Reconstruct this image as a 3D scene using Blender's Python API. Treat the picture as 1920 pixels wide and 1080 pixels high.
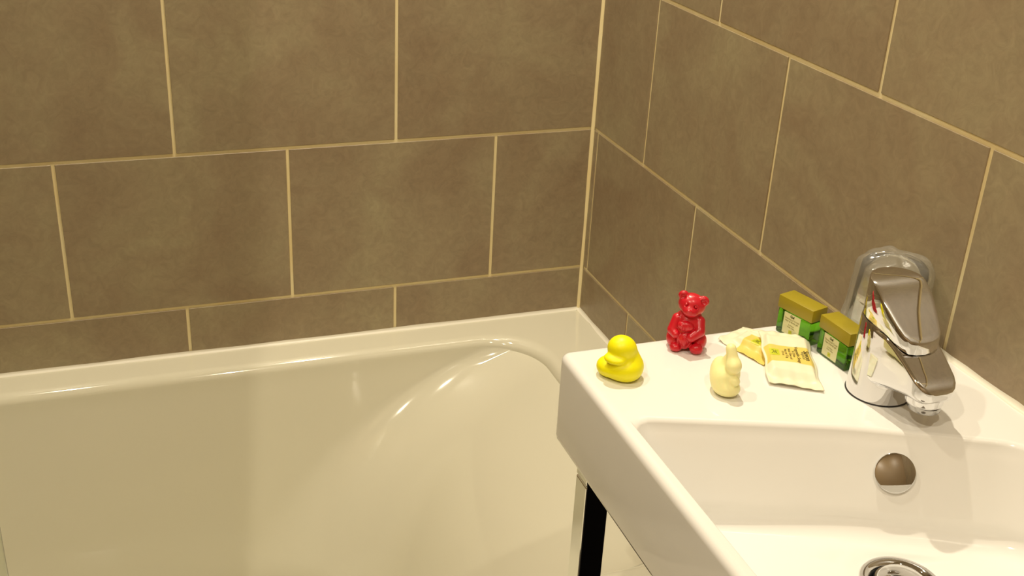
import bpy, bmesh, math, random
import numpy as np
from mathutils import Vector, Matrix

for o in list(bpy.data.objects):
    bpy.data.objects.remove(o)
C = bpy.context.scene.collection
S = bpy.context.scene
random.seed(4)

# ------------------------------------------------------------------ camera
cam_data = bpy.data.cameras.new('camera')
cam_data.sensor_width = 36.0
cam_data.lens = 2113.31 / 1920 * 36.0
cam_data.shift_x = 0.03113
cam_data.shift_y = -0.01186
cam_data.clip_start = 0.01
cam = bpy.data.objects.new('camera', cam_data)
C.objects.link(cam)
CR = Vector((0.949604538, -0.311237529, 0.037180928))
CU = Vector((0.099662516, 0.412260598, 0.905598466))
CF = Vector((0.297184460, 0.856254869, -0.422503250))
CAM = Vector((-0.75328, -1.63147, 0.80659))
m = Matrix((CR, CU, -CF)).transposed().to_4x4()
m.translation = CAM
cam.matrix_world = m
S.camera = cam

# ------------------------------------------------------------------ world, light, exposure
S.view_settings.view_transform = 'Standard'
S.view_settings.look = 'None'
S.view_settings.gamma = 1.0
S.view_settings.use_curve_mapping = False
S.view_settings.exposure = 0.18
w = bpy.data.worlds.new('world')
S.world = w
w.use_nodes = True
w.node_tree.nodes['Background'].inputs['Color'].default_value = (1.0, 0.82, 0.55, 1)
w.node_tree.nodes['Background'].inputs['Strength'].default_value = 0.02

CEIL = 1.85
FLOOR = -0.565
XL, YF = -1.76, -2.45
LIGHTS = [(-0.96, -0.50, 7.0, 'AREA'), (-0.22, -0.32, 61, 'SPOT'), (-1.35, -1.65, 12.0, 'AREA'), (-0.42, -1.70, 6.2, 'AREA')]
LIGHT_COL = (1.0, 0.885, 0.68)
for x, y, pw, kind in LIGHTS:
    ld = bpy.data.lights.new('downlight', kind)
    if kind == 'AREA':
        ld.shape = 'DISK'
        ld.size = 0.045
    else:
        ld.shadow_soft_size = 0.014
        ld.spot_size = math.radians(84)
        ld.spot_blend = 0.75
    ld.energy = pw
    ld.color = LIGHT_COL
    lo = bpy.data.objects.new('downlight_lamp', ld)
    lo.location = (x, y, CEIL - 0.012 if kind == 'AREA' else CEIL - 0.04)
    C.objects.link(lo)


# ------------------------------------------------------------------ materials
def mat(name, col, rough=0.5, metal=0.0, **kw):
    m = bpy.data.materials.new(name)
    m.use_nodes = True
    b = m.node_tree.nodes['Principled BSDF']
    b.inputs['Base Color'].default_value = (*col, 1)
    b.inputs['Roughness'].default_value = rough
    b.inputs['Metallic'].default_value = metal
    for k, v in kw.items():
        b.inputs[k.replace('_', ' ')].default_value = v
    return m


def add_noise(m, scale, amp_col=None, bump=0.0, dist=0.001, coord='Object'):
    nt = m.node_tree
    b = nt.nodes['Principled BSDF']
    tc = nt.nodes.new('ShaderNodeTexCoord')
    n = nt.nodes.new('ShaderNodeTexNoise')
    n.inputs['Scale'].default_value = scale
    n.inputs['Detail'].default_value = 5
    nt.links.new(tc.outputs[coord], n.inputs['Vector'])
    if amp_col:
        r = nt.nodes.new('ShaderNodeValToRGB')
        r.color_ramp.elements[0].position = 0.3
        r.color_ramp.elements[1].position = 0.7
        r.color_ramp.elements[0].color = (*amp_col[0], 1)
        r.color_ramp.elements[1].color = (*amp_col[1], 1)
        nt.links.new(n.outputs['Fac'], r.inputs['Fac'])
        nt.links.new(r.outputs['Color'], b.inputs['Base Color'])
    if bump:
        bp = nt.nodes.new('ShaderNodeBump')
        bp.inputs['Strength'].default_value = bump
        bp.inputs['Distance'].default_value = dist
        nt.links.new(n.outputs['Fac'], bp.inputs['Height'])
        nt.links.new(bp.outputs['Normal'], b.inputs['Normal'])
    return m


def tile_material():
    m = mat('stoneware_tile', (0.26, 0.21, 0.13), 0.42)
    nt = m.node_tree
    L = nt.links
    b = nt.nodes['Principled BSDF']
    tc = nt.nodes.new('ShaderNodeTexCoord')
    oi = nt.nodes.new('ShaderNodeObjectInfo')
    # every tile samples its own patch of the cloud pattern
    off = nt.nodes.new('ShaderNodeVectorMath'); off.operation = 'SCALE'
    off.inputs[0].default_value = (31.0, 17.0, 23.0)
    L.new(oi.outputs['Random'], off.inputs['Scale'])
    ad = nt.nodes.new('ShaderNodeVectorMath'); ad.operation = 'ADD'
    L.new(tc.outputs['Object'], ad.inputs[0]); L.new(off.outputs['Vector'], ad.inputs[1])
    n1 = nt.nodes.new('ShaderNodeTexNoise')
    n1.inputs['Scale'].default_value = 6.5; n1.inputs['Detail'].default_value = 6
    n1.inputs['Roughness'].default_value = 0.62; n1.inputs['Distortion'].default_value = 0.6
    L.new(ad.outputs['Vector'], n1.inputs['Vector'])
    r1 = nt.nodes.new('ShaderNodeValToRGB')
    e = r1.color_ramp.elements
    e[0].position = 0.30; e[0].color = (0.282, 0.206, 0.126, 1)
    e[1].position = 0.70; e[1].color = (0.372, 0.312, 0.188, 1)
    k = e.new(0.5); k.color = (0.324, 0.254, 0.156, 1)
    L.new(n1.outputs['Fac'], r1.inputs['Fac'])
    # fine vein-like scratches
    n2 = nt.nodes.new('ShaderNodeTexNoise')
    n2.inputs['Scale'].default_value = 55; n2.inputs['Detail'].default_value = 8
    n2.inputs['Roughness'].default_value = 0.7; n2.inputs['Distortion'].default_value = 1.5
    L.new(ad.outputs['Vector'], n2.inputs['Vector'])
    mr = nt.nodes.new('ShaderNodeMapRange')
    mr.inputs['From Min'].default_value = 0.3; mr.inputs['From Max'].default_value = 0.7
    mr.inputs['To Min'].default_value = 0.86; mr.inputs['To Max'].default_value = 1.11
    L.new(n2.outputs['Fac'], mr.inputs['Value'])
    mx = nt.nodes.new('ShaderNodeMix'); mx.data_type = 'RGBA'; mx.blend_type = 'MULTIPLY'
    mx.inputs['Factor'].default_value = 1.0
    L.new(r1.outputs['Color'], mx.inputs['A'])
    L.new(mr.outputs['Result'], mx.inputs['B'])
    L.new(mx.outputs['Result'], b.inputs['Base Color'])
    bp = nt.nodes.new('ShaderNodeBump')
    bp.inputs['Strength'].default_value = 0.25; bp.inputs['Distance'].default_value = 0.0008
    L.new(n2.outputs['Fac'], bp.inputs['Height'])
    L.new(bp.outputs['Normal'], b.inputs['Normal'])
    return m


def grout_material():
    m = mat('grout', (0.66, 0.58, 0.37), 0.8)
    add_noise(m, 9, ((0.82, 0.66, 0.33), (0.88, 0.78, 0.48)))
    return m


M_TILE = tile_material()
M_GROUT = grout_material()
M_ENAMEL = mat('white_enamel', (0.71, 0.68, 0.54), 0.10, Coat_Weight=0.5, Coat_Roughness=0.03)
M_CERAMIC = mat('white_ceramic', (0.88, 0.87, 0.835), 0.07, Coat_Weight=0.5, Coat_Roughness=0.02)
M_CHROME = mat('chrome', (0.73, 0.73, 0.74), 0.035, 1.0)
M_CHROME_WORN = add_noise(mat('spotted_chrome', (0.80, 0.80, 0.80), 0.05, 1.0), 90,
                          ((0.45, 0.44, 0.42), (0.84, 0.84, 0.83)))
M_CHROME_WORN.node_tree.nodes['Color Ramp'].color_ramp.elements[0].position = 0.20
M_CHROME_WORN.node_tree.nodes['Color Ramp'].color_ramp.elements[1].position = 0.27
M_SILICONE = mat('silicone', (0.80, 0.76, 0.64), 0.35)
M_PLASTER = mat('cream_plaster', (0.72, 0.69, 0.62), 0.8)
M_WALL2 = mat('brown_tile_plain', (0.40, 0.29, 0.16), 0.4)
M_FLOOR = add_noise(mat('dark_floor', (0.02, 0.02, 0.02), 0.35), 8, ((0.012, 0.011, 0.011), (0.022, 0.021, 0.02)))
M_LAMP = mat('lamp_glass', (1, 0.9, 0.7), 0.3, Emission_Color=(1.0, 0.82, 0.52, 1), Emission_Strength=6.0)
M_YELLOW = mat('yellow_soap', (1.0, 0.92, 0.0), 0.42, Subsurface_Weight=0.25, Subsurface_Scale=0.004)
M_YELLOW.node_tree.nodes['Principled BSDF'].inputs['Subsurface Radius'].default_value = (1, 0.8, 0.1)
M_RED = mat('red_soap', (0.60, 0.008, 0.022), 0.33, Coat_Weight=0.15, Coat_Roughness=0.15)
M_PALE = mat('pale_yellow_soap', (1.0, 0.94, 0.46), 0.42, Subsurface_Weight=0.25, Subsurface_Scale=0.004)
M_LID = mat('olive_plastic', (0.34, 0.27, 0.012), 0.38)
M_JAR = mat('green_glass', (0.13, 0.42, 0.015), 0.03, Transmission_Weight=0.96, IOR=1.42)
M_LABEL = mat('cream_label', (0.74, 0.72, 0.42), 0.55)
M_INK = mat('brown_ink', (0.07, 0.06, 0.01), 0.6)
M_INKPALE = mat('pale_brown_ink', (0.30, 0.27, 0.10), 0.6)
M_LIME = mat('lime_print', (0.58, 0.62, 0.02), 0.5)
M_SCREEN = mat('screen_glass', (0.93, 0.97, 0.92), 0.0, Transmission_Weight=1.0, IOR=1.45)
M_TUMBLER = mat('tumbler_glass', (0.97, 0.97, 0.95), 0.02, Transmission_Weight=1.0, IOR=1.06)
M_BLACK = mat('black_gloss', (0.004, 0.004, 0.006), 0.35, Specular_IOR_Level=0.15)
M_STEEL = mat('dark_chrome', (0.40, 0.39, 0.38), 0.15, 1.0)
M_DARK = mat('dark_rubber', (0.02, 0.02, 0.02), 0.5)


def wrap_material():
    m = bpy.data.materials.new('clear_wrap')
    m.use_nodes = True
    nt = m.node_tree
    nt.nodes.clear()
    out = nt.nodes.new('ShaderNodeOutputMaterial')
    tr = nt.nodes.new('ShaderNodeBsdfTransparent')
    tr.inputs['Color'].default_value = (0.95, 0.95, 0.93, 1)
    gl = nt.nodes.new('ShaderNodeBsdfGlossy')
    gl.inputs['Roughness'].default_value = 0.16
    df = nt.nodes.new('ShaderNodeBsdfTranslucent')
    df.inputs['Color'].default_value = (0.9, 0.88, 0.8, 1)
    d2 = nt.nodes.new('ShaderNodeBsdfDiffuse')
    d2.inputs['Color'].default_value = (0.9, 0.88, 0.8, 1)
    lw = nt.nodes.new('ShaderNodeLayerWeight')
    lw.inputs['Blend'].default_value = 0.35
    tc = nt.nodes.new('ShaderNodeTexCoord')
    n = nt.nodes.new('ShaderNodeTexNoise')
    n.inputs['Scale'].default_value = 45
    n.inputs['Distortion'].default_value = 1.0
    bp = nt.nodes.new('ShaderNodeBump')
    bp.inputs['Strength'].default_value = 0.6
    bp.inputs['Distance'].default_value = 0.004
    L = nt.links
    L.new(tc.outputs['Object'], n.inputs['Vector'])
    L.new(n.outputs['Fac'], bp.inputs['Height'])
    for s in (gl, df, d2):
        L.new(bp.outputs['Normal'], s.inputs['Normal'])
    ad = nt.nodes.new('ShaderNodeMixShader'); ad.inputs[0].default_value = 0.5
    L.new(df.outputs[0], ad.inputs[1]); L.new(d2.outputs[0], ad.inputs[2])
    m1 = nt.nodes.new('ShaderNodeMixShader')
    m1.inputs[0].default_value = 0.22
    L.new(tr.outputs[0], m1.inputs[1]); L.new(ad.outputs[0], m1.inputs[2])
    m2 = nt.nodes.new('ShaderNodeMixShader')
    mp = nt.nodes.new('ShaderNodeMapRange')
    mp.inputs['To Min'].default_value = 0.07; mp.inputs['To Max'].default_value = 0.5
    L.new(lw.outputs['Facing'], mp.inputs['Value'])
    L.new(mp.outputs['Result'], m2.inputs[0])
    L.new(m1.outputs[0], m2.inputs[1]); L.new(gl.outputs[0], m2.inputs[2])
    L.new(m2.outputs[0], out.inputs['Surface'])
    return m


M_WRAP = wrap_material()


# ------------------------------------------------------------------ helpers
def mesh_obj(name, verts, faces, m, parent=None, smooth=False):
    me = bpy.data.meshes.new(name)
    me.from_pydata([tuple(map(float, v)) for v in verts], [], [tuple(map(int, f)) for f in faces])
    me.update()
    me.materials.append(m)
    if smooth:
        me.polygons.foreach_set('use_smooth', [True] * len(me.polygons))
    o = bpy.data.objects.new(name, me)
    C.objects.link(o)
    if parent:
        o.parent = parent
    return o


def bm_obj(name, bm, m, parent=None, smooth=False, angle=None):
    me = bpy.data.meshes.new(name)
    bmesh.ops.recalc_face_normals(bm, faces=bm.faces)
    bm.to_mesh(me); bm.free()
    me.materials.append(m)
    if smooth:
        me.polygons.foreach_set('use_smooth', [True] * len(me.polygons))
        if angle:
            me.set_sharp_from_angle(angle=angle)
    o = bpy.data.objects.new(name, me)
    C.objects.link(o)
    if parent:
        o.parent = parent
    return o


def box_bm(x0, x1, y0, y1, z0, z1, bev=0.0, seg=1, bm=None):
    bm = bm or bmesh.new()
    r = bmesh.ops.create_cube(bm, size=1.0)
    vs = r['verts']
    for v in vs:
        v.co = Vector(((x0 + x1) / 2 + v.co.x * (x1 - x0), (y0 + y1) / 2 + v.co.y * (y1 - y0), (z0 + z1) / 2 + v.co.z * (z1 - z0)))
    if bev:
        es = list({e for v in vs for e in v.link_edges})
        bmesh.ops.bevel(bm, geom=es, offset=bev, segments=seg, affect='EDGES', profile=0.5)
    return bm


def lathe_bm(profile, n=48, bm=None, cx=0, cy=0, cz=0):
    bm = bm or bmesh.new()
    rings = []
    for r, z in profile:
        if r < 1e-6:
            rings.append([bm.verts.new((cx, cy, cz + z))])
        else:
            rings.append([bm.verts.new((cx + r * math.cos(2 * math.pi * k / n), cy + r * math.sin(2 * math.pi * k / n), cz + z)) for k in range(n)])
    for a, b in zip(rings, rings[1:]):
        for k in range(n):
            k2 = (k + 1) % n
            if len(a) == 1 and len(b) == 1:
                continue
            if len(a) == 1:
                bm.faces.new((a[0], b[k], b[k2]))
            elif len(b) == 1:
                bm.faces.new((a[k], a[k2], b[0]))
            else:
                bm.faces.new((a[k], a[k2], b[k2], b[k]))
    return bm


def loft(rings, cap0=True, cap1=True):
    """rings: list of equally long point lists -> verts, faces"""
    n = len(rings[0])
    v = [p for r in rings for p in r]
    f = []
    for i in range(len(rings) - 1):
        for k in range(n):
            k2 = (k + 1) % n
            f.append((i * n + k, i * n + k2, (i + 1) * n + k2, (i + 1) * n + k))
    if cap0:
        f.append(tuple(range(n))[::-1])
    if cap1:
        f.append(tuple((len(rings) - 1) * n + k for k in range(n)))
    return v, f


def loft_obj(name, rings, m, parent=None, cap0=True, cap1=True, angle=math.radians(40)):
    v, f = loft(rings, cap0, cap1)
    o = mesh_obj(name, v, f, m, parent)
    bm = bmesh.new(); bm.from_mesh(o.data)
    bmesh.ops.recalc_face_normals(bm, faces=bm.faces)
    bm.to_mesh(o.data); bm.free()
    o.data.polygons.foreach_set('use_smooth', [True] * len(o.data.polygons))
    if angle:
        o.data.set_sharp_from_angle(angle=angle)
    return o


def empty(name, loc, rz=0.0):
    o = bpy.data.objects.new(name, None)
    o.empty_display_size = 0.03
    o.location = loc
    o.rotation_euler = (0, 0, rz)
    C.objects.link(o)
    return o


def tag(o, label, cat, group=None):
    o['label'] = label
    o['category'] = cat
    if group:
        o['group'] = group
    return o


def struct(o):
    o['kind'] = 'structure'
    return o


def rrect(x0, x1, y0, y1, r, z, per=10, side=6):
    """rounded rectangle ring, counter clockwise"""
    pts = []
    cs = [(x1 - r, y0 + r, -90), (x1 - r, y1 - r, 0), (x0 + r, y1 - r, 90), (x0 + r, y0 + r, 180)]
    arcs = []
    for cx, cy, a0 in cs:
        arcs.append([(cx + r * math.cos(math.radians(a0 + 90 * k / per)), cy + r * math.sin(math.radians(a0 + 90 * k / per))) for k in range(per + 1)])
    for i in range(4):
        pts += arcs[i]
        a, b = arcs[i][-1], arcs[(i + 1) % 4][0]
        for k in range(1, side):
            t = k / side
            pts.append((a[0] + (b[0] - a[0]) * t, a[1] + (b[1] - a[1]) * t))
    return [(px, py, z) for px, py in pts]


# signed distance modelling ------------------------------------------------
def smin(a, b, k):
    h = np.clip(0.5 + 0.5 * (b - a) / k, 0, 1)
    return b * (1 - h) + a * h - k * h * (1 - h)


def smax(a, b, k):
    return -smin(-a, -b, k)


def ell(c, r, rot=(0, 0, 0)):
    Rm = np.array(__import__('mathutils').Euler([math.radians(a) for a in rot]).to_matrix())
    c = np.array(c, float); r = np.array(r, float)

    def f(P):
        q = (P - c) @ Rm
        k0 = np.linalg.norm(q / r, axis=-1)
        k1 = np.linalg.norm(q / (r * r), axis=-1) + 1e-9
        return k0 * (k0 - 1) / k1
    return f


def cap(a, b, ra, rb):
    a = np.array(a, float); b = np.array(b, float)

    def f(P):
        ab = b - a
        t = np.clip(((P - a) @ ab) / (ab @ ab), 0, 1)
        return np.linalg.norm(P - a - t[..., None] * ab, axis=-1) - (ra + (rb - ra) * t)
    return f


def surface_net(f, lo, hi, h):
    lo = np.array(lo, float); hi = np.array(hi, float)
    n = np.ceil((hi - lo) / h).astype(int) + 1
    ax = [lo[i] + h * np.arange(n[i]) for i in range(3)]
    G = np.stack(np.meshgrid(*ax, indexing='ij'), -1)
    V = f(G)
    ins = V < 0
    c = n - 1
    acc = np.zeros((*c, 3)); cnt = np.zeros(c)
    corners = [(i, j, k) for i in (0, 1) for j in (0, 1) for k in (0, 1)]
    for a in corners:
        for d in range(3):
            if a[d] == 0:
                b = list(a); b[d] = 1
                sa = tuple(slice(a[i], a[i] + c[i]) for i in range(3))
                sb = tuple(slice(b[i], b[i] + c[i]) for i in range(3))
                va, vb = V[sa], V[sb]
                cr = (va < 0) != (vb < 0)
                t = np.where(cr, va / np.where(cr, va - vb, 1), 0)
                p = np.array(a, float)[None, None, None, :] + np.zeros((*c, 3))
                p[..., d] += t
                acc += np.where(cr[..., None], p, 0); cnt += cr
    act = cnt > 0
    idx = -np.ones(c, int); idx[act] = np.arange(act.sum())
    I = np.argwhere(act)
    verts = lo + h * (I + acc[act] / cnt[act][:, None])
    faces = []
    for d in range(3):
        o1, o2 = [i for i in range(3) if i != d]
        s0 = [slice(None)] * 3; s1 = [slice(None)] * 3
        s0[d] = slice(0, -1); s1[d] = slice(1, None)
        cr = ins[tuple(s0)] != ins[tuple(s1)]
        E = np.argwhere(cr)
        E = E[(E[:, o1] > 0) & (E[:, o2] > 0) & (E[:, o1] < n[o1] - 1) & (E[:, o2] < n[o2] - 1)]
        q = []
        for da, db in ((-1, -1), (0, -1), (0, 0), (-1, 0)):
            e = E.copy(); e[:, o1] += da; e[:, o2] += db
            q.append(idx[e[:, 0], e[:, 1], e[:, 2]])
        Q = np.stack(q, -1)
        first = ins[E[:, 0], E[:, 1], E[:, 2]]
        if d == 1:
            first = ~first
        Q[~first] = Q[~first][:, ::-1]
        faces.append(Q)
    return verts, np.concatenate(faces)


def sdf_obj(name, f, lo, hi, h, m, parent=None):
    v, fc = surface_net(f, lo, hi, h)
    # a light Laplacian pass takes the grid stepping off
    for _ in range(2):
        acc = np.zeros_like(v); cn = np.zeros(len(v))
        for a in range(4):
            b = (a + 1) % 4
            np.add.at(acc, fc[:, a], v[fc[:, b]]); np.add.at(cn, fc[:, a], 1)
            np.add.at(acc, fc[:, b], v[fc[:, a]]); np.add.at(cn, fc[:, b], 1)
        v = 0.5 * v + 0.5 * acc / cn[:, None]
    return mesh_obj(name, v.tolist(), fc.tolist(), m, parent, True)


def text_mesh(s, size, mapf, name, m, parent, align='LEFT', bold=0.0, maxedge=None):
    """flat lettering as a mesh; mapf maps (x, y) of the text to a 3D point"""
    cu = bpy.data.curves.new('t', 'FONT')
    cu.body = s; cu.size = size; cu.align_x = align; cu.offset = bold; cu.resolution_u = 2
    to = bpy.data.objects.new('t', cu)
    me = bpy.data.meshes.new_from_object(to)
    bpy.data.objects.remove(to)
    for v in me.vertices:
        v.co = mapf(v.co.x, v.co.y)
    me.materials.clear(); me.materials.append(m)
    me.name = name
    o = bpy.data.objects.new(name, me)
    C.objects.link(o); o.parent = parent
    return o


def stroke_mesh(paths, w, mapf, name, m, parent):
    vs, fs = [], []
    for path in paths:
        for (x0, y0), (x1, y1) in zip(path, path[1:]):
            dx, dy = x1 - x0, y1 - y0
            l = math.hypot(dx, dy) or 1
            nx, ny = -dy / l * w / 2, dx / l * w / 2
            i = len(vs)
            vs += [mapf(x0 + nx, y0 + ny), mapf(x0 - nx, y0 - ny), mapf(x1 - nx, y1 - ny), mapf(x1 + nx, y1 + ny)]
            fs.append((i, i + 1, i + 2, i + 3))
    return mesh_obj(name, vs, fs, m, parent)


# ------------------------------------------------------------------ the room
def slab(name, x0, x1, y0, y1, z0, z1, m):
    return struct(bm_obj(name, box_bm(x0, x1, y0, y1, z0, z1), m))


slab('floor', XL - .1, .1, YF - .1, .1, FLOOR - .1, FLOOR, M_FLOOR)
slab('ceiling', XL - .1, .1, YF - .1, .1, CEIL, CEIL + .1, M_PLASTER)
T = 0.0016           # tiles stand this proud of the grout
wall_back = slab('wall_back', XL - .1, .1, T, .1, FLOOR, CEIL, M_GROUT)
wall_right = slab('wall_right', T, .1, YF, T, FLOOR, CEIL, M_GROUT)
slab('wall_left', XL - .1, XL, YF, T, FLOOR, CEIL, M_WALL2)
slab('wall_front', XL - .1, .1, YF - .1, YF, FLOOR, CEIL, M_WALL2)

TW, TH, G = 0.3347, 0.25, 0.0052


def tiles(wall, length, off, to_world):
    """running bond; off[row parity] is the distance from the corner to the first joint"""
    cache = {}
    for row in range(-3, 8):
        z0, z1 = max(row * TH, FLOOR), min((row + 1) * TH, CEIL)
        if z1 - z0 < 0.02:
            continue
        js = [0.0]
        x = off[row % 2]
        while x < length - 0.01:
            js.append(x); x += TW
        js.append(length)
        for a, b in zip(js, js[1:]):
            a2 = a + (G / 2 if a > 0 else 0.0030); b2 = b - G / 2
            w_, h_ = b2 - a2, (z1 - z0) - G
            key = (round(w_, 4), round(h_, 4))
            if key not in cache:
                bm = box_bm(-w_ / 2, w_ / 2, -T, 0.006, -h_ / 2, h_ / 2, 0.0005, 1)
                o = bm_obj('tile', bm, M_TILE, wall)
                cache[key] = o.data
            else:
                o = bpy.data.objects.new('tile', cache[key]); C.objects.link(o); o.parent = wall
            to_world(o, (a2 + b2) / 2, (z0 + z1) / 2)


def place_back(o, d, z):
    o.location = (-d, T, z)


def place_right(o, d, z):
    o.location = (T, -d, z)
    o.rotation_euler = (0, 0, -math.pi / 2)


tiles(wall_back, -XL, {0: 0.1695, 1: TW}, lambda o, d, z: place_back(o, d, z))

# right wall: rows -1, 1 have a joint 0.186 from the corner, rows 0, 2 one at 0.019
tiles(wall_right, -YF, {1: 0.1861, 0: 0.0190}, lambda o, d, z: place_right(o, d, z))

# ------------------------------------------------------------------ ceiling downlights
fix = None
labels = ['recessed round ceiling downlight above the far end of the bathtub',
          'recessed round ceiling downlight above the tiled corner and the bathtub',
          'recessed round ceiling downlight in the room, away from the tiled walls',
          'recessed round ceiling downlight in front of the washbasin']
for (x, y, pw, kd), lb in zip(LIGHTS, labels):
    r = empty('ceiling_light', (x, y, CEIL))
    tag(r, lb, 'light', 'ceiling downlights')
    bm_obj('bezel', lathe_bm([(0.038, 0.0), (0.038, -0.004), (0.046, -0.006), (0.052, -0.003), (0.052, 0.0)], 40), M_CHROME, r, True)
    bm_obj('lens', lathe_bm([(0.0, -0.0015), (0.037, -0.0015)], 40), M_LAMP, r)

# ------------------------------------------------------------------ bathtub
ZT = -0.083
tub = empty('bathtub', (0, 0, 0))
tag(tub, 'white enamel built-in bathtub along the brown tiled wall', 'bathtub')
X0, X1, Y0, Y1 = XL + 0.003, -0.0045, -0.735, -0.0045
rings = []


def tr(x0, x1, y0, y1, r, z):
    rings.append(rrect(x0, x1, y0, y1, r, z, per=14, side=10))


tr(X0, X1, Y0, Y1, 0.004, ZT - 0.045)
tr(X0, X1, Y0, Y1, 0.004, ZT - 0.006)
tr(X0, X1, Y0, Y1, 0.004, ZT)
IX0, IX1, IY0, IY1 = XL + 0.12, -0.100, -0.672, -0.050
tr(IX0, IX1, IY0, IY1, 0.100, ZT - 0.0005)
# rolled lip down into the bowl
for k in range(1, 9):
    a = math.radians(90 * k / 8)
    i = 0.017 * math.sin(a); dz = 0.017 * (1 - math.cos(a))
    tr(IX0 + i, IX1 - i * 1.1, IY0 + i, IY1 - i, 0.100 - 0.3 * i, ZT - 0.0005 - dz)
ZL = ZT - 0.0175
NB = 14
ZB = -0.425
for k in range(1, NB + 1):
    t = k / NB
    z = ZL + (ZB - ZL) * t
    d = ZL - z
    e = 0.22 * (1 - math.exp(-d / 0.09)) + 0.30 * d
    tr(IX0 + .017 + 0.35 * d, IX1 - .0187 - e, IY0 + .017 + 0.2 * d, IY1 - .017 - 0.215 * d, 0.095 + 0.125 * t, z)
yb0, yb1 = IY0 + .017 + 0.2 * (ZL - ZB), IY1 - .017 - 0.215 * (ZL - ZB)
xb0, xb1 = IX0 + .017 + 0.35 * (ZL - ZB), IX1 - .0187 - 0.22 * (1 - math.exp(-(ZL - ZB) / 0.09)) - 0.30 * (ZL - ZB)
for k in range(1, 9):
    a = math.radians(90 * k / 8)
    i = 0.045 * (1 - math.cos(a)); dz = 0.04 * math.sin(a)
    tr(xb0 + i, xb1 - i * 1.3, yb0 + i, yb1 - i, 0.220 - 1.5 * i, ZB - dz)
tr(xb0 + 0.2, xb1 - 0.2, yb0 + 0.15, yb1 - 0.15, 0.06, ZB - 0.042)
loft_obj('tub_shell', rings, M_ENAMEL, tub, cap0=False, cap1=True, angle=math.radians(50))
bm_obj('apron', box_bm(X0, X1, Y0 + 0.004, Y0 + 0.022, FLOOR, ZT - 0.03, 0.002), M_ENAMEL, tub)
bm_obj('tub_drain', lathe_bm([(0.0, 0.003), (0.028, 0.003), (0.034, 0.0), (0.034, -0.003)], 36, None, XL + 0.45, -0.36, ZB - 0.041), M_CHROME, tub, True)


def bead(name, pts, r, m):
    """quarter-round bead swept along a straight run; pts: two ends plus the two inward directions"""
    a, b, d1, d2 = [Vector(q) for q in pts]
    n = 24
    rs = []
    for e in range(n + 1):
        c = a.lerp(b, e / n)
        rr = r * (1 + 0.12 * math.sin(e * 2.3) + 0.08 * math.sin(e * 5.1))
        ring = [tuple(c)]
        for k in range(6):
            an = math.radians(90 * k / 5)
            # concave fillet
            ring.append(tuple(c + d1 * rr * (1 - math.sin(an)) + d2 * rr * (1 - math.cos(an))))
        rs.append(ring)
    o = loft_obj(name, rs, m, None, angle=math.radians(30))
    return struct(o)


bead('trim_1', ((XL, 0, ZT), (0, 0, ZT), (0, -1, 0), (0, 0, 1)), 0.0050, M_SILICONE)
bead('trim_2', ((0, 0, ZT), (0, Y0, ZT), (-1, 0, 0), (0, 0, 1)), 0.0050, M_SILICONE)
bead('trim_3', ((0, 0, ZT), (0, 0, CEIL), (-1, 0, 0), (0, -1, 0)), 0.0042, M_GROUT)

# glass screen standing on the near rim of the tub
scr = empty('shower_screen', (-1.2, -0.70, ZT))
tag(scr, 'clear glass shower screen standing on the near rim of the bathtub', 'shower screen')
bm_obj('glass_panel', box_bm(-0.50, 0.312, -0.003, 0.003, 0.004, 1.45, 0.001), M_SCREEN, scr)
bm_obj('seal_strip', box_bm(-0.50, 0.312, -0.005, 0.005, 0.0, 0.0045), mat('clear_rubber', (0.7, 0.7, 0.6), 0.3), scr)
bm_obj('wall_profile', box_bm(-0.557, -0.495, -0.012, 0.012, 0.0, 1.46, 0.002), M_CHROME, scr)

# ------------------------------------------------------------------ washbasin
ZD = 0.286
BX0, BX1, BY0, BY1 = -0.366, -0.0018, -1.295, -0.756
HB = 0.0965
basin = empty('washbasin', (0, 0, 0))
tag(basin, 'white ceramic rectangular washbasin on chrome legs against the right tiled wall', 'washbasin')
bc = (-0.175, -1.10)
N = 420


def round_poly(pts, rad, per=16):
    out = []
    n = len(pts)
    for i in range(n):
        p0, p1, p2 = Vector(pts[i - 1]), Vector(pts[i]), Vector(pts[(i + 1) % n])
        r = rad[i]
        d0 = (p0 - p1).normalized(); d1 = (p2 - p1).normalized()
        ang = d0.angle(d1)
        tl = r / math.tan(ang / 2)
        cc = p1 + (d0 + d1).normalized() * (r / math.sin(ang / 2))
        s = p1 + d0 * tl; e = p1 + d1 * tl
        a0 = math.atan2(s.y - cc.y, s.x - cc.x); a1 = math.atan2(e.y - cc.y, e.x - cc.x)
        while a1 - a0 > math.pi: a1 -= 2 * math.pi
        while a1 - a0 < -math.pi: a1 += 2 * math.pi
        for k in range(per + 1):
            a = a0 + (a1 - a0) * k / per
            out.append((cc.x + r * math.cos(a), cc.y + r * math.sin(a)))
    return out


OUT = [(BX0, BY0), (BX1, BY0), (BX1, BY1), (BX0, BY1)]
# angles: dense where the outer corners are
base_ang = [2 * math.pi * k / N for k in range(N)]
extra = []
for cxn, cyn in OUT:
    a = math.atan2(cyn - bc[1], cxn - bc[0]) % (2 * math.pi)
    extra += [a + d * 0.003 for d in range(-12, 13)]
a = math.atan2(-0.895 - bc[1], -0.344 - bc[0]) % (2 * math.pi)
extra += [a + d * 0.006 for d in range(-14, 15)]
ANG = np.array(sorted(set([round(x % (2 * math.pi), 5) for x in base_ang + extra])))


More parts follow.
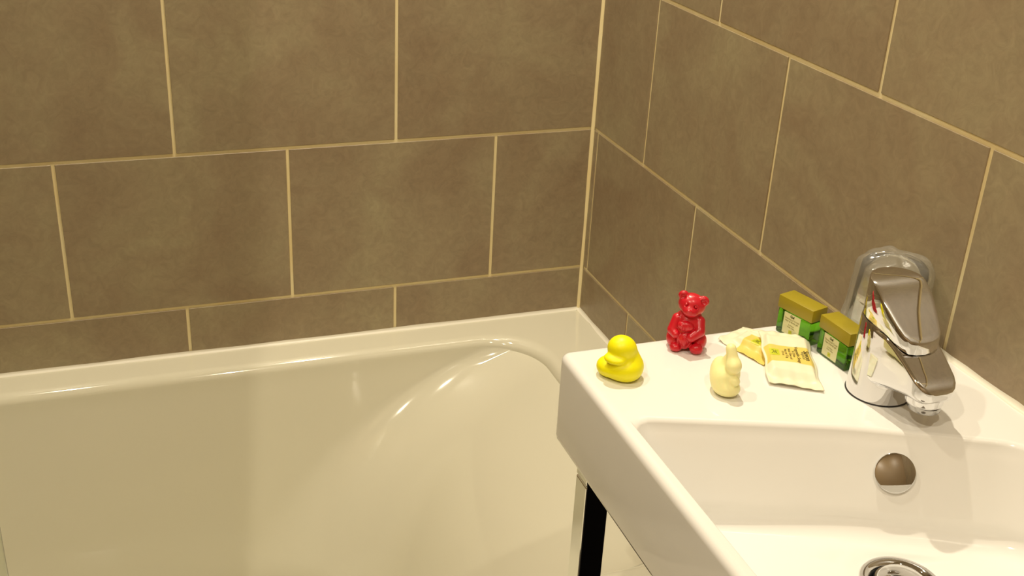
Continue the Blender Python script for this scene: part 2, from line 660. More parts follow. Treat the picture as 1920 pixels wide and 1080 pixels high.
def radial(poly):
    """distance from the bowl centre to the polygon along each angle"""
    P = np.array(poly) - np.array(bc)
    Q = np.roll(P, -1, axis=0)
    res = np.full(len(ANG), 1e9)
    dx, dy = np.cos(ANG), np.sin(ANG)
    for (px, py), (qx, qy) in zip(P, Q):
        ex, ey = qx - px, qy - py
        det = dx * (-ey) + ex * dy
        with np.errstate(divide='ignore', invalid='ignore'):
            t = (px * (-ey) + ex * py) / det
            s = (dx * py - dy * px) / det
        ok = (np.abs(det) > 1e-12) & (s >= -1e-6) & (s <= 1 + 1e-6) & (t > 0)
        res = np.where(ok & (t < res), t, res)
    return res


def ring_xy(rad, z):
    return [(bc[0] + r * math.cos(a), bc[1] + r * math.sin(a), z if np.isscalar(z) else zz)
            for r, a, zz in zip(rad, ANG, (z if not np.isscalar(z) else [z] * len(ANG)))]


def outer(inset, z, r=0.010):
    pts = [(BX0 + inset, BY0 + inset), (BX1 - inset * 0.08, BY0 + inset), (BX1 - inset * 0.08, BY1 - inset), (BX0 + inset, BY1 - inset)]
    return ring_xy(radial(round_poly(pts, [max(r - inset, 0.0015)] * 4, 10)), z)


INNER = [(-0.3545, -1.268), (-0.028, -1.268), (-0.028, -1.012), (-0.175, -0.943), (-0.3545, -0.881)]


def inner(ins, z, k=0.0, rr=0.0):
    # the bowl narrows by ins all round; k pulls the back wall further in
    pts = []
    c = Vector(bc)
    cen = INNER
    n = len(cen)
    offs = [ins, ins, ins + k, ins + k, ins]     # edge i from i to i+1
    lines = []
    for i in range(n):
        p, q = Vector(cen[i]), Vector(cen[(i + 1) % n])
        d = (q - p).normalized(); nn = Vector((-d.y, d.x))
        if (c - p).dot(nn) < 0: nn = -nn
        lines.append((p + nn * offs[i], d))
    for i in range(n):
        p, d = lines[i - 1]; q, e = lines[i]
        det = d.x * (-e.y) + e.x * d.y
        t = ((q.x - p.x) * (-e.y) + e.x * (q.y - p.y)) / det
        pts.append(p + d * t)
    rad = [0.03 + rr, 0.03 + rr, 0.055 + rr, 0.40, 0.015 + rr]
    return radial(round_poly([tuple(q) for q in pts], rad, 12))


R = []
R.append(outer(0.030, ZD - HB))
R.append(outer(0.004, ZD - HB))
R.append(outer(0.001, ZD - HB + 0.002))
R.append(outer(0.0, ZD - HB + 0.006))
R.append(outer(0.0, ZD - 0.060))
R.append(outer(0.0, ZD - 0.0080))
for k in range(1, 8):
    a = math.radians(90 * k / 7)
    i = 0.0080 * (1 - math.cos(a)); z = ZD - 0.0080 + 0.0080 * math.sin(a)
    R.append(outer(i, z))
R.append(outer(0.012, ZD))
r_out = radial(round_poly([(BX0 + .012, BY0 + .012), (BX1 - .00096, BY0 + .012), (BX1 - .00096, BY1 - .012), (BX0 + .012, BY1 - .012)], [.003] * 4, 6))
r_in = inner(-0.003, 0)
r_in = np.minimum(r_in, r_out - 0.0012)
for t in (0.5, 1.0):
    R.append(ring_xy(r_out * (1 - t) + r_in * t, ZD))
for k in range(1, 8):
    a = math.radians(80 * k / 7)
    i = -0.003 + 0.006 * math.sin(a); z = ZD - 0.006 * (1 - math.cos(a))
    R.append(ring_xy(np.minimum(inner(i, z), r_out - 0.001 - 0.0004 * k), z))
z1 = ZD - 0.005
for k in range(1, 11):
    t = k / 10
    d = 0.062 * t
    R.append(ring_xy(inner(0.0035 + 0.06 * d, 0, 0.46 * d, 0.01 * t), z1 - d))
rb = inner(0.0035 + 0.06 * 0.062, 0, 0.46 * 0.062, 0.01)
zb = z1 - 0.062
for k in range(1, 10):
    a = math.radians(88 * k / 9)
    i = 0.022 * (1 - math.cos(a)); z = zb - 0.017 * math.sin(a)
    R.append(ring_xy(np.maximum(rb - i, 0.03), z))
r_last = np.maximum(rb - 0.022, 0.03)
# gentle fall to the outlet
DC = (-0.174, -1.050)
zfl = zb - 0.017
for t in (0.25, 0.5, 0.7, 0.85, 0.95, 1.0):
    ring = []
    for r0, a in zip(r_last, ANG):
        x0, y0 = bc[0] + r0 * math.cos(a), bc[1] + r0 * math.sin(a)
        x1, y1 = DC[0] + 0.0318 * math.cos(a), DC[1] + 0.0318 * math.sin(a)
        ring.append((x0 + (x1 - x0) * t, y0 + (y1 - y0) * t, zfl - 0.004 * t * t))
    R.append(ring)
ZO = zfl - 0.004
R.append([(DC[0] + 0.025 * math.cos(a), DC[1] + 0.025 * math.sin(a), ZO - 0.006) for a in ANG])
R.append([(DC[0] + 0.022 * math.cos(a), DC[1] + 0.022 * math.sin(a), ZO - 0.012) for a in ANG])
loft_obj('basin_body', R, M_CERAMIC, basin, cap0=True, cap1=True, angle=math.radians(60))

# legs of the basin
lw = 0.026


def leg(x, y, z_top):
    o = bm_obj('leg', box_bm(x, x + lw, y - lw, y, FLOOR + 0.012, z_top - 0.036, 0.0015, 2), M_CHROME_WORN, basin)
    bm_obj('dark_reflection', box_bm(x + 0.0012, x + lw - 0.0012, y - lw - 0.0006, y - lw + 0.001, FLOOR + 0.014, z_top - 0.0025), M_BLACK, o)  # thin black face painting the dark room's reflection onto the chrome front
    s = bm_obj('leg_socket', box_bm(x, x + lw, y - lw, y, z_top - 0.0345, z_top + 0.001, 0.0015, 2), M_CHROME_WORN, o)
    f = bm_obj('leg_foot', lathe_bm([(0.0, 0.0), (0.012, 0.0), (0.013, 0.004), (0.010, 0.013), (0, 0.013)], 24, None, x + lw / 2, y - lw / 2, FLOOR), M_DARK, o, True)
    return o


for lx, ly in ((BX0 + 0.020, BY1 - 0.020), (BX1 - 0.046, BY1 - 0.020), (BX0 + 0.020, BY0 + 0.046), (BX1 - 0.046, BY0 + 0.046)):
    leg(lx, ly, ZD - HB)

# overflow cap on the back wall of the bowl
oc = Vector((-0.1400, -0.9768, 0.2530))
ndir = Vector((-0.36, -0.80, 0.47)).normalized()
q = Vector((0, 0, 1)).rotation_difference(ndir).to_matrix().to_4x4()
q.translation = oc
bm = lathe_bm([(0.0135, -0.008), (0.0135, 0.002), (0.0160, 0.0028), (0.0170, 0.0035), (0.0175, 0.0048), (0.0173, 0.0062), (0.0163, 0.0066), (0.0, 0.0066)], 56)
bm.transform(q)
bm_obj('overflow_cap', bm, M_CHROME, basin, True, math.radians(35))
# outlet with its plug
bm_obj('outlet_ring', lathe_bm([(0.0225, -0.008), (0.0245, -0.001), (0.0285, 0.0022), (0.0325, 0.0025), (0.034, 0.0005), (0.0335, -0.001)], 64, None, DC[0], DC[1], ZO), M_CHROME, basin, True)
bm_obj('outlet_plug', lathe_bm([(0.0, 0.0085), (0.010, 0.0078), (0.018, 0.0055), (0.0215, 0.002), (0.021, 0.0005), (0.006, 0.0), (0.006, -0.010), (0, -0.010)], 64, None, DC[0], DC[1], ZO + 0.0005), M_CHROME, basin, True)
bm_obj('outlet_well', lathe_bm([(0.0225, 0.0), (0.0225, -0.0115), (0.0, -0.0115)], 40, None, DC[0], DC[1], ZO), M_DARK, basin, True)
bead('trim_4', ((0, BY1 + 0.001, ZD), (0, BY0, ZD), (-1, 0, 0), (0, 0, 1)), 0.0045, M_SILICONE)

# ------------------------------------------------------------------ mixer tap
FX, FY = -0.1084, -0.9007
tap = empty('mixer_tap', (FX, FY, ZD))
tag(tap, 'chrome single-lever mixer tap standing on the washbasin deck', 'tap')
RB = 0.0285


def circ(r, zf, n=64):
    return [(r * math.cos(2 * math.pi * k / n), r * math.sin(2 * math.pi * k / n), zf(r * math.sin(2 * math.pi * k / n))) for k in range(n)]


def seam(y):        # height of the slanted seam between body and handle; y negative is towards the bowl
    return 0.0755 + 0.10 * y


rs = [circ(RB - 0.0004, lambda y: 0.0), circ(RB - 0.0001, lambda y: 0.0004), circ(RB, lambda y: 0.001), circ(RB, lambda y: 0.003)]
for t in (0.25, 0.5, 0.75, 0.97):
    rs.append(circ(RB - 0.0018 * t, lambda y, t=t: 0.0022 + (seam(y) - 0.0022) * t))
rs.append(circ(RB - 0.0028, lambda y: seam(y)))
rs.append(circ(RB - 0.005, lambda y: seam(y) + 0.0002))
loft_obj('tap_body', rs, M_CHROME, tap, angle=math.radians(50))


def spout_ring(y, hw, zb_, zt_, rt, rbm, n=8):
    pts = []
    for cx_, cz_, r_, a0 in ((hw - rbm, zb_ + rbm, rbm, -90), (hw - rt, zt_ - rt, rt, 0), (-hw + rt, zt_ - rt, rt, 90), (-hw + rbm, zb_ + rbm, rbm, 180)):
        for k in range(n + 1):
            a = math.radians(a0 + 90 * k / n)
            pts.append((cx_ + r_ * math.cos(a), y, cz_ + r_ * math.sin(a)))
    return pts


sp = []
for y, hw, zb_, zt_ in [(-0.004, .0255, .016, .0735), (-0.016, .0252, .0175, .0722), (-0.024, .0245, .020, .0715), (-0.036, .0232, .0235, .0668),
                        (-0.048, .0222, .0262, .0608), (-0.058, .0214, .0280, .0550), (-0.065, .0206, .0290, .0510), (-0.0700, .0188, .0298, .0478), (-0.0735, .0160, .0308, .0450), (-0.0757, .0120, .0325, .0425), (-0.0766, .0070, .0345, .0400)]:
    sp.append(spout_ring(y, hw, zb_, zt_, min(0.0035, (zt_ - zb_) * .3), min(0.011, (zt_ - zb_) * .42)))
loft_obj('spout', sp, M_CHROME, tap, angle=math.radians(50))
bm_obj('spout_collar', lathe_bm([(0.0, 0.0), (0.0140, 0.0), (0.0158, 0.001), (0.0162, 0.003), (0.0168, 0.014), (0, 0.014)], 48, None, 0, -0.0580, 0.0225), M_CHROME, tap, True, math.radians(50))
bm_obj('aerator', lathe_bm([(0.0, 0.0008), (0.0112, 0.0008), (0.0118, 0.0), (0.0132, 0.0), (0.0138, 0.0008), (0.0138, 0.0052), (0, 0.0052)], 40, None, 0, -0.0600, 0.0178), M_STEEL, tap, True, math.radians(50))


def handle_outline(t):
    """plan outline of the lever at parameter n points; front narrows"""
    pts = []
    rb = RB - 0.0022
    for k in range(33):
        a = math.radians(180 * k / 32)
        pts.append((rb * math.cos(a), rb * math.sin(a)))
    front = [(-rb, -0.008), (-rb * 0.97, -0.016), (-rb * 0.90, -0.025), (-rb * 0.82, -0.033), (-rb * .72, -0.040), (-rb * .56, -0.0445), (-rb * .3, -0.0465), (0, -0.047)]
    pts += front
    pts += [(-x, y) for x, y in front[:-1]][::-1]
    return pts


def h_top(y):
    if y > -0.002:
        pass
    w_ = 0.0055
    s = w_ * math.log(1 + math.exp((-0.001 - y) / w_))
    return 0.1140 - 0.97 * s + 2.2 * s * s - max(0, s - 0.0) * 0.0


def h_bot(x, y):
    base = seam(y) + 0.0012
    if y < -0.020:
        base = seam(-0.020) + 0.0012 - 0.46 * (-0.020 - y)
    return base


ho = handle_outline(0)


def hring(sc, f):
    out = []
    for x, y in ho:
        yy = -0.009 + (y + 0.009) * sc
        out.append((x * sc, yy, f(x * sc, yy)))
    return out


tt = lambda x, y: max(h_top(y) - 0.4 * x * x, h_bot(x, y) + 0.0035)
hr = [hring(0.80, lambda x, y: h_bot(x, y)), hring(0.975, lambda x, y: h_bot(x, y)), hring(1.0, lambda x, y: h_bot(x, y) + 0.0009),
      hring(1.0, lambda x, y: (h_bot(x, y) + tt(x, y)) / 2),
      hring(1.0, lambda x, y: tt(x, y) - 0.0012), hring(0.990, lambda x, y: tt(x, y) - 0.0003), hring(0.97, lambda x, y: tt(x, y))]
for s_ in (0.85, 0.7, 0.55, 0.4, 0.25, 0.1):
    hr.append(hring(s_, tt))
loft_obj('lever_handle', hr, M_CHROME, tap, angle=math.radians(45))
bm_obj('base_ring', lathe_bm([(0.0, 0.0003), (RB + 0.0007, 0.0003), (RB + 0.0007, 0.0009), (0, 0.0009)], 64), M_DARK, tap)
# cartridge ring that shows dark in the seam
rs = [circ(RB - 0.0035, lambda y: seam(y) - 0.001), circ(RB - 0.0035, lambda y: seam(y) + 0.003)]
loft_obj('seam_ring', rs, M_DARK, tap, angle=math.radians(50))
bm_obj('rod_knob', lathe_bm([(0.0, 0.0), (0.0016, 0.0), (0.0016, 0.052), (0.003, 0.054), (0.0042, 0.058), (0.003, 0.062), (0, 0.0635)], 20, None, 0.012, 0.036, 0.0), M_CHROME, tap, True)

# ------------------------------------------------------------------ wrapped tumbler behind the tap
tum = empty('wrapped_tumbler', (-0.0475, -0.820, ZD), 0.3)
tag(tum, 'upturned clear tumbler in crinkled plastic wrap behind the tap', 'tumbler')
bm_obj('tumbler', lathe_bm([(0.036, 0.0), (0.0368, 0.001), (0.036, 0.003), (0.033, 0.060), (0.031, 0.084), (0.027, 0.088), (0.0, 0.089), (0.0, 0.086), (0.026, 0.085), (0.0295, 0.082), (0.0345, 0.003), (0.036, 0.0)], 48), M_TUMBLER, tum, True, math.radians(50))
rng = np.random.default_rng(3)
nz, na = 30, 72
prof = []
wr = []
for i in range(nz + 1):
    t = i / nz
    if t < 0.72:
        r = 0.0415 - 0.0055 * (t / 0.72); z = 0.0005 + 0.080 * (t / 0.72)
    else:
        a = (t - 0.72) / 0.28 * math.pi / 2
        r = 0.036 * math.cos(a); z = 0.0805 + 0.017 * math.sin(a)
    ring = []
    for k in range(na):
        an = 2 * math.pi * k / na
        wob = 0.0011 * math.sin(3 * an + 5 * t) + 0.0009 * math.sin(7 * an - 9 * t) + 0.0006 * math.sin(13 * an + 17 * t)
        rr = max(r + wob * (1 if r > 0.01 else r / 0.01), 0.0005)
        zz = z + (0.0012 * math.sin(5 * an + 3) + 0.0008 * math.sin(9 * an)) * (1 if t > 0.6 else 0) * min(1, r / 0.02)
        ring.append((rr * math.cos(an), rr * math.sin(an), zz))
    wr.append(ring)
loft_obj('plastic_wrap', wr, M_WRAP, tum, cap0=False, cap1=True, angle=None)


# ------------------------------------------------------------------ toiletries
def jar(cx, cy, rz, label):
    """local x: along the labelled face (to the viewer's right), local -y: out of the labelled face"""
    j = empty('gel_jar', (cx, cy, ZD), rz)
    tag(j, label, 'jar', 'green gel jars on the washbasin')
    w_, d_, hb = 0.0425, 0.0195, 0.0265
    b = bm_obj('jar_body', box_bm(-w_ / 2, w_ / 2, -d_ / 2, d_ / 2, 0.0002, hb, 0.0016, 3), M_JAR, j, True, math.radians(40))
    lid = bm_obj('jar_lid', box_bm(-w_ / 2 - 0.0008, w_ / 2 + 0.0008, -d_ / 2 - 0.0008, d_ / 2 + 0.0008, hb + 0.0005, hb + 0.0138, 0.0007, 2), M_LID, j, True, math.radians(40))
    yf = -d_ / 2 - 0.00025
    lb = bm_obj('jar_label', box_bm(-0.0125, 0.0085, yf, yf + 0.0003, 0.0028, 0.0255), M_LABEL, j)
    mp = lambda x, y: (x - 0.002, yf - 0.00012, y)
    for s, size, y, mm, bo in (('Gel', 0.0036, 0.0218, M_INK, 0.00016), ('Cheveux & Corps', 0.0026, 0.0190, M_INKPALE, 0.00003),
                               ('Hair & Body gel', 0.0026, 0.0164, M_INKPALE, 0.00003), ("À l'Olive", 0.0021, 0.0125, M_INKPALE, 0.00002),
                               ('With Olive', 0.0021, 0.0103, M_INKPALE, 0.00002)):
        text_mesh(s, size, lambda x, y2, y=y: mp(x, y + y2), 'label_lettering', mm, lb, 'CENTER', bo)
    mesh_obj('label_square', [mp(-0.0020, 0.0042), mp(0.0020, 0.0042), mp(0.0020, 0.0082), mp(-0.0020, 0.0082)], [(0, 1, 2, 3)], M_LIME, lb)
    stroke_mesh([[(-.001, .0048), (0, .0064), (.0012, .0076)], [(0, .0064), (.0013, .0062)], [(-.0011, .0066), (0, .0058)]], 0.0002, lambda x, y: (x - .002, yf - .0002, y), 'label_sprig', M_INKPALE, lb)
    return j


# long faces run roughly along -y: local x must point to world -y
jar(-0.1100, -0.8400, math.radians(-86), 'green gel jar with olive lid nearer the tap')
jar(-0.1215, -0.7880, math.radians(-75), 'green gel jar with olive lid behind the soap packets, farther from the tap')


def packet_material(name, band, u0, u1):
    m = mat(name, (0.82, 0.80, 0.62), 0.42, Subsurface_Weight=0.15, Subsurface_Scale=0.003)
    nt = m.node_tree; L = nt.links
    b = nt.nodes['Principled BSDF']
    uv = nt.nodes.new('ShaderNodeUVMap')
    sx = nt.nodes.new('ShaderNodeSeparateXYZ')
    L.new(uv.outputs[0], sx.inputs[0])

    def step(sock, thr, sign):
        n = nt.nodes.new('ShaderNodeMapRange')
        n.inputs['From Min'].default_value = thr - 0.008; n.inputs['From Max'].default_value = thr + 0.008
        if sign < 0:
            n.inputs['To Min'].default_value = 1; n.inputs['To Max'].default_value = 0
        L.new(sock, n.inputs['Value'])
        return n.outputs['Result']
    out = None
    for s in (step(sx.outputs['Y'], band[0], 1), step(sx.outputs['Y'], band[1], -1), step(sx.outputs['X'], u0, 1), step(sx.outputs['X'], u1, -1)):
        if out is None:
            out = s
        else:
            mu = nt.nodes.new('ShaderNodeMath'); mu.operation = 'MULTIPLY'
            L.new(out, mu.inputs[0]); L.new(s, mu.inputs[1]); out = mu.outputs[0]
    mx = nt.nodes.new('ShaderNodeMix'); mx.data_type = 'RGBA'
    mx.inputs['A'].default_value = (0.84, 0.81, 0.60, 1)
    mx.inputs['B'].default_value = (0.80, 0.62, 0.14, 1)
    L.new(out, mx.inputs['Factor'])
    L.new(mx.outputs['Result'], b.inputs['Base Color'])
    return m


def packet(label, corners, core, hgt, band, lettering, seed, bandu=(0.04, 0.94), sq=None):
    """corners TL TR BR BL; core = (u0,u1,v0,v1) of the soap bar inside; hgt = its thickness"""
    TL, TR, BR, BL = [Vector(c) for c in corners]
    root = empty('soap_packet', (0, 0, 0))
    cen = (TL + TR + BR + BL) / 4
    root.location = (cen.x, cen.y, ZD)
    O = Vector((cen.x, cen.y, ZD))
    tag(root, label, 'soap')
    rg = random.Random(seed)
    ph = [rg.uniform(0, 6.28) for _ in range(8)]

    def sst(a, b, x):
        t = min(1, max(0, (x - a) / (b - a))); return t * t * (3 - 2 * t)

    def bump(u, v):
        e = 0.09
        return sst(core[0] - e, core[0] + e * .4, u) * (1 - sst(core[1] - e * .4, core[1] + e, u)) * sst(core[2] - e, core[2] + e * .3, v) * (1 - sst(core[3] - e * .3, core[3] + e, v))

    def surf(u, v, top=True):
        p = TL.lerp(TR, u).lerp(BL.lerp(BR, u), v)
        bmp = bump(u, v)
        wr_ = (0.0007 * math.sin(9 * u + 5 * v + ph[0]) + 0.0005 * math.sin(17 * v + 6 * u + ph[1]) + 0.0004 * math.sin(25 * u - 11 * v + ph[2])) * (1 - 0.75 * bmp)
        ed = 0.0011 * math.sin(12 * v + ph[3]) * (1 - 2 * abs(u - 0.5))
        side = Vector((TR.x - TL.x, TR.y - TL.y, 0)).normalized() * (0.0008 * math.sin(15 * v + ph[4]) * (1 if u > 0.9 or u < 0.1 else 0))
        z = p.z + bmp * hgt + wr_ + ed
        zt = max(z, ZD + 0.0012)
        zbm = min(zt - 0.0004, max(ZD + 0.0003, p.z - bmp * 0.0035 + wr_ * .5 - 0.0004))
        return Vector((p.x, p.y, zt if top else zbm)) + side - O
    nu, nv = 40, 60
    vs = []
    for lay in (True, False):
        for j in range(nv + 1):
            for i in range(nu + 1):
                vs.append(surf(i / nu, j / nv, lay))
    st = (nu + 1) * (nv + 1)
    fs = []
    for j in range(nv):
        for i in range(nu):
            a = j * (nu + 1) + i
            fs.append((a, a + nu + 1, a + nu + 2, a + 1))
            fs.append((st + a, st + a + 1, st + a + nu + 2, st + a + nu + 1))
    bd = [i for i in range(nu + 1)] + [j * (nu + 1) + nu for j in range(1, nv + 1)] + [nv * (nu + 1) + i for i in range(nu - 1, -1, -1)] + [j * (nu + 1) for j in range(nv - 1, 0, -1)]
    for a, b in zip(bd, bd[1:] + bd[:1]):
        fs.append((a, b, st + b, st + a))
    o = mesh_obj('wrapper', vs, fs, packet_material('packet_print', band, *bandu), root, True)
    me = o.data
    uvl = me.uv_layers.new(name='UVMap')
    for lp in me.loops:
        vi = lp.vertex_index % st
        uvl.data[lp.index].uv = ((vi % (nu + 1)) / nu, (vi // (nu + 1)) / nv)
    W_ = (TR - TL).length; H_ = (BL - TL).length

    def on(u, v):
        p = surf(u, v); return p + Vector((0, 0, 0.0003))
    # lettering: reads down the packet (text x along v, text up along u)
    for s, size, u, mm, bo in lettering:
        text_mesh(s, size, lambda x, y, u=u: on(u + y / W_, (band[0] + band[1]) / 2 + x / H_), 'lettering', mm, o, 'CENTER', bo)
    uc, vc = sq or (0.20, (band[0] + band[1]) / 2 - 0.01)
    g = 0.085; gh = g * W_ / H_ * 1.1
    NN = 6
    gv = [on(uc + (i / NN * 2 - 1) * g * 1.1, vc + (j / NN * 2 - 1) * gh * 1.2) - Vector((0, 0, 0.00012)) for j in range(NN + 1) for i in range(NN + 1)]
    gf = [(j * (NN + 1) + i, (j + 1) * (NN + 1) + i, (j + 1) * (NN + 1) + i + 1, j * (NN + 1) + i + 1) for j in range(NN) for i in range(NN)]
    mesh_obj('lime_square', gv, gf, M_LIME, o, True)
    f2 = lambda x, y: on(uc + x / W_, vc + y / H_)
    stroke_mesh([[(-.0030, .0030), (-.0014, .0012), (.0004, -.0006), (.0022, -.0016), (.0034, -.0014)],
                 [(-.0026, -.0024), (-.0012, -.0030), (-.0006, -.0018), (-.0016, .0004)],
                 [(.0002, .0030), (.0000, .0014), (.0010, .0000), (.0020, .0010), (.0010, .0020), (.0020, .0030), (.0034, .0026)],
                 [(.0012, -.0030), (.0004, -.0012)]], 0.00045, f2, 'sprig_print', M_INK, o)
    return root


packet('flat soap sachet lying under the other one, mostly hidden, near the bear',
       [(-0.1655, -0.7585, 0.2885), (-0.1320, -0.7925, 0.2875), (-0.1880, -0.8335, 0.2880), (-0.2055, -0.7765, 0.2885)],
       (0.25, 0.80, 0.30, 0.72), 0.0045, (0.40, 1.30), [], 5, (0.38, 1.2), (0.62, 0.60))
packet('cream soap sachet with yellow printed band lying on top, in front of the jars',
       [(-0.1670, -0.7872, 0.2975), (-0.1194, -0.7991, 0.2930), (-0.1605, -0.8915, 0.2885), (-0.2028, -0.8654, 0.2905)],
       (0.10, 0.90, 0.16, 0.82), 0.0056, (0.35, 0.68),
       [('Savon', 0.0072, 0.785, M_INK, 0.0001), ('Végétal', 0.0046, 0.725, M_INKPALE, 0.00004), ('Vegetable Soap', 0.0046, 0.62, M_INK, 0.00002),
        ("À l'Olive", 0.0036, 0.545, M_INK, 0.00002), ('With Olive oil', 0.0036, 0.475, M_INK, 0.00002), ('Net wt 15 g', 0.0036, 0.405, M_INK, 0.00002), ('0.5 oz', 0.0034, 0.345, M_INK, 0.00002)], 2)

# ------------------------------------------------------------------ figure soaps (local x: viewer's right, local -y: towards the viewer)
def combine(parts, base_k=0.003):
    """parts: (sdf, blend, sign)"""
    def f(P):
        d = None
        for fn, k, sg in parts:
            v = fn(P)
            if d is None: d = v
            elif sg > 0: d = smin(d, v, k)
            else: d = smax(d, -v, k)
        # flat underside
        return smax(d, 0.0004 - P[..., 2], 0.0012)
    return f


def figure(name, loc, rz, parts, lo, hi, h, m, label, cat='soap'):
    f = combine(parts)
    o = sdf_obj(name, f, lo, hi, h, m)
    o.location = loc
    o.rotation_euler = (0, 0, math.radians(rz))
    tag(o, label, cat)
    return o


duck = [
    (ell((-0.001, -0.001, 0.0092), (0.0195, 0.0155, 0.0094), (0, 0, -20)), 0, 1),
    (ell((0.0085, -0.003, 0.0115), (0.0120, 0.0135, 0.0112)), 0.006, 1),
    (ell((-0.012, 0.0005, 0.0088), (0.0085, 0.0105, 0.0078)), 0.005, 1),
    (cap((0.0100, 0.003, 0.012), (0.0030, 0.001, 0.027), 0.0108, 0.0112), 0.006, 1),
    (ell((0.0000, -0.0005, 0.0295), (0.0130, 0.0125, 0.0122)), 0.003, 1),
    (ell((0.0035, -0.006, 0.0120), (0.0125, 0.0105, 0.0100)), 0.006, 1),
    (ell((-0.0050, -0.0108, 0.0236), (0.0104, 0.0070, 0.0037), (22, 0, -14)), 0.0024, 1),
]
figure('duck_soap', (-0.3300, -0.8150, ZD), -27.3, duck, (-0.026, -0.024, -0.002), (0.026, 0.024, 0.047), 0.0008, M_YELLOW,
       'bright yellow duck-shaped soap at the outer corner of the washbasin')

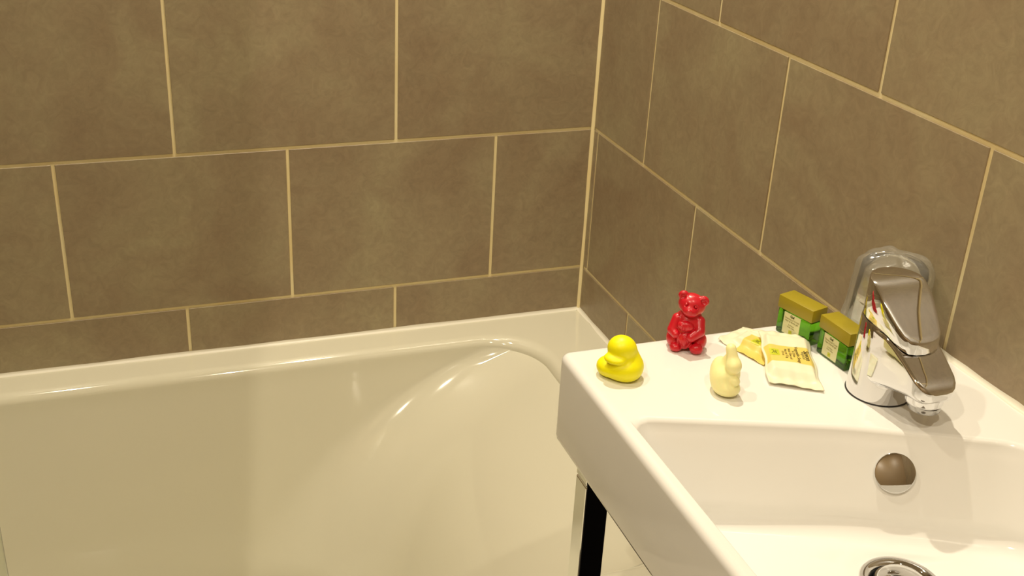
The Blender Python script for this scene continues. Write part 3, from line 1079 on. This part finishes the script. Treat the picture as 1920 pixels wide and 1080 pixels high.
bear = [
    (ell((0.0005, 0.0015, 0.0190), (0.0158, 0.0125, 0.0185)), 0, 1),                     # trunk
    (ell((0.0010, 0.002, 0.0300), (0.0128, 0.0110, 0.0095)), 0.004, 1),                 # shoulders
    (ell((-0.0125, -0.001, 0.0090), (0.0062, 0.0095, 0.0088), (0, 0, 12)), 0.0012, 1),  # haunches
    (ell((0.0130, -0.001, 0.0085), (0.0070, 0.0100, 0.0085), (0, 0, -12)), 0.0012, 1),
    (ell((-0.0085, -0.0115, 0.0045), (0.0060, 0.0055, 0.0046)), 0.0008, 1),             # feet
    (ell((0.0110, -0.0120, 0.0055), (0.0066, 0.0055, 0.0055)), 0.0008, 1),
    (cap((-0.0102, -0.002, 0.0310), (-0.0132, -0.0060, 0.0200), 0.0052, 0.0053), 0.0010, 1),   # right arm
    (cap((-0.0132, -0.0060, 0.0200), (-0.0100, -0.0100, 0.0175), 0.0053, 0.0042), 0.0008, 1),
    (cap((0.0110, -0.002, 0.0305), (0.0120, -0.0080, 0.0225), 0.0054, 0.0054), 0.0010, 1),     # left arm
    (cap((0.0120, -0.0080, 0.0225), (0.0050, -0.0130, 0.0175), 0.0054, 0.0046), 0.0008, 1),
    (ell((-0.0015, -0.0105, 0.0275), (0.0080, 0.0042, 0.0052), (0, 8, 0)), 0.0008, 1),   # little bear held in the arms
    (ell((-0.0030, -0.0150, 0.0265), (0.0014, 0.0010, 0.0013)), 0.0004, 1),
    (ell((-0.0055, -0.0140, 0.0290), (0.0008, 0.0008, 0.0008)), 0.0003, 1),
    (ell((0.0010, -0.0142, 0.0285), (0.0008, 0.0008, 0.0008)), 0.0003, 1),
    (ell((-0.0010, -0.0105, 0.0120), (0.0075, 0.0045, 0.0090)), 0.0010, 1),
    (ell((-0.0010, -0.0150, 0.0125), (0.0022, 0.0014, 0.0050)), 0.0006, 1),
    (ell((-0.0055, -0.0142, 0.0090), (0.0006, 0.0020, 0.0060), (0, -22, 0)), 0.0008, -1),
    (ell((0.0030, -0.0145, 0.0110), (0.0006, 0.0020, 0.0060), (0, 22, 0)), 0.0008, -1),
    (ell((0.0018, 0.0000, 0.0465), (0.0132, 0.0112, 0.0110), (0, 12, 0)), 0.0014, 1),    # head
    (ell((0.0010, -0.0085, 0.0430), (0.0078, 0.0060, 0.0055), (0, 10, 0)), 0.0025, 1),   # muzzle
    (ell((0.0000, -0.0142, 0.0455), (0.0022, 0.0014, 0.0013), (0, 10, 0)), 0.0006, 1),   # nose
    (cap((-0.0045, -0.0140, 0.0415), (0.0005, -0.0152, 0.0402), 0.0004, 0.0004), 0.0006, -1),
    (cap((0.0005, -0.0152, 0.0402), (0.0058, -0.0138, 0.0402), 0.0004, 0.0004), 0.0006, -1),
    (cap((0.0004, -0.0156, 0.0440), (0.0005, -0.0158, 0.0404), 0.0003, 0.0003), 0.0005, -1),
    (ell((-0.0034, -0.0098, 0.0502), (0.0022, 0.0015, 0.0022)), 0.0006, -1),             # eye sockets
    (ell((0.0056, -0.0098, 0.0484), (0.0022, 0.0015, 0.0022)), 0.0006, -1),
    (ell((-0.0034, -0.0092, 0.0502), (0.0013, 0.0014, 0.0013)), 0.0003, 1),              # eyes
    (ell((0.0056, -0.0092, 0.0484), (0.0013, 0.0014, 0.0013)), 0.0003, 1),
    (ell((-0.0072, -0.0010, 0.0558), (0.0050, 0.0034, 0.0046), (0, -20, 0)), 0.0022, 1),              # ears
    (ell((0.0125, -0.0010, 0.0522), (0.0054, 0.0034, 0.0048), (0, 40, 0)), 0.0022, 1),
    (ell((-0.0073, -0.0045, 0.0555), (0.0028, 0.0020, 0.0026)), 0.0010, -1),
    (ell((0.0127, -0.0045, 0.0520), (0.0031, 0.0020, 0.0027)), 0.0010, -1),
]
figure('bear_soap', (-0.2430, -0.7790, ZD), -31.0, bear, (-0.023, -0.021, -0.002), (0.023, 0.018, 0.066), 0.0005, M_RED,
       'red sitting bear-shaped soap at the back edge of the washbasin')

bunny = [
    (ell((-0.0030, 0.0010, 0.0140), (0.0118, 0.0160, 0.0145)), 0, 1),
    (ell((-0.0068, 0.0065, 0.0200), (0.0076, 0.0095, 0.0100)), 0.005, 1),
    (ell((0.0020, -0.0080, 0.0080), (0.0118, 0.0105, 0.0078)), 0.005, 1),
    (ell((0.0040, -0.0040, 0.0200), (0.0080, 0.0085, 0.0125)), 0.004, 1),
    (cap((-0.0030, 0.0010, 0.0220), (-0.0005, 0.0000, 0.0330), 0.0070, 0.0045), 0.003, 1),
    (ell((0.0050, -0.0072, 0.0305), (0.0072, 0.0082, 0.0074)), 0.0016, 1),
    (cap((0.0035, -0.0055, 0.0335), (0.0005, -0.0015, 0.0445), 0.0060, 0.0047), 0.003, 1),
    (cap((-0.0035, -0.0075, 0.0305), (-0.0028, -0.0048, 0.0400), 0.0014, 0.0018), 0.0020, -1),
    (ell((0.0080, -0.0125, 0.0180), (0.0046, 0.0038, 0.0044)), 0.0012, 1),
    (ell((0.0060, -0.0150, 0.0235), (0.0090, 0.0030, 0.0010)), 0.0014, -1),
]
figure('bunny_soap', (-0.2470, -0.8640, ZD), -33.2, bunny, (-0.022, -0.024, -0.002), (0.018, 0.022, 0.053), 0.0007, M_PALE,
       'pale yellow rabbit-shaped soap near the bowl, in front of the bear')
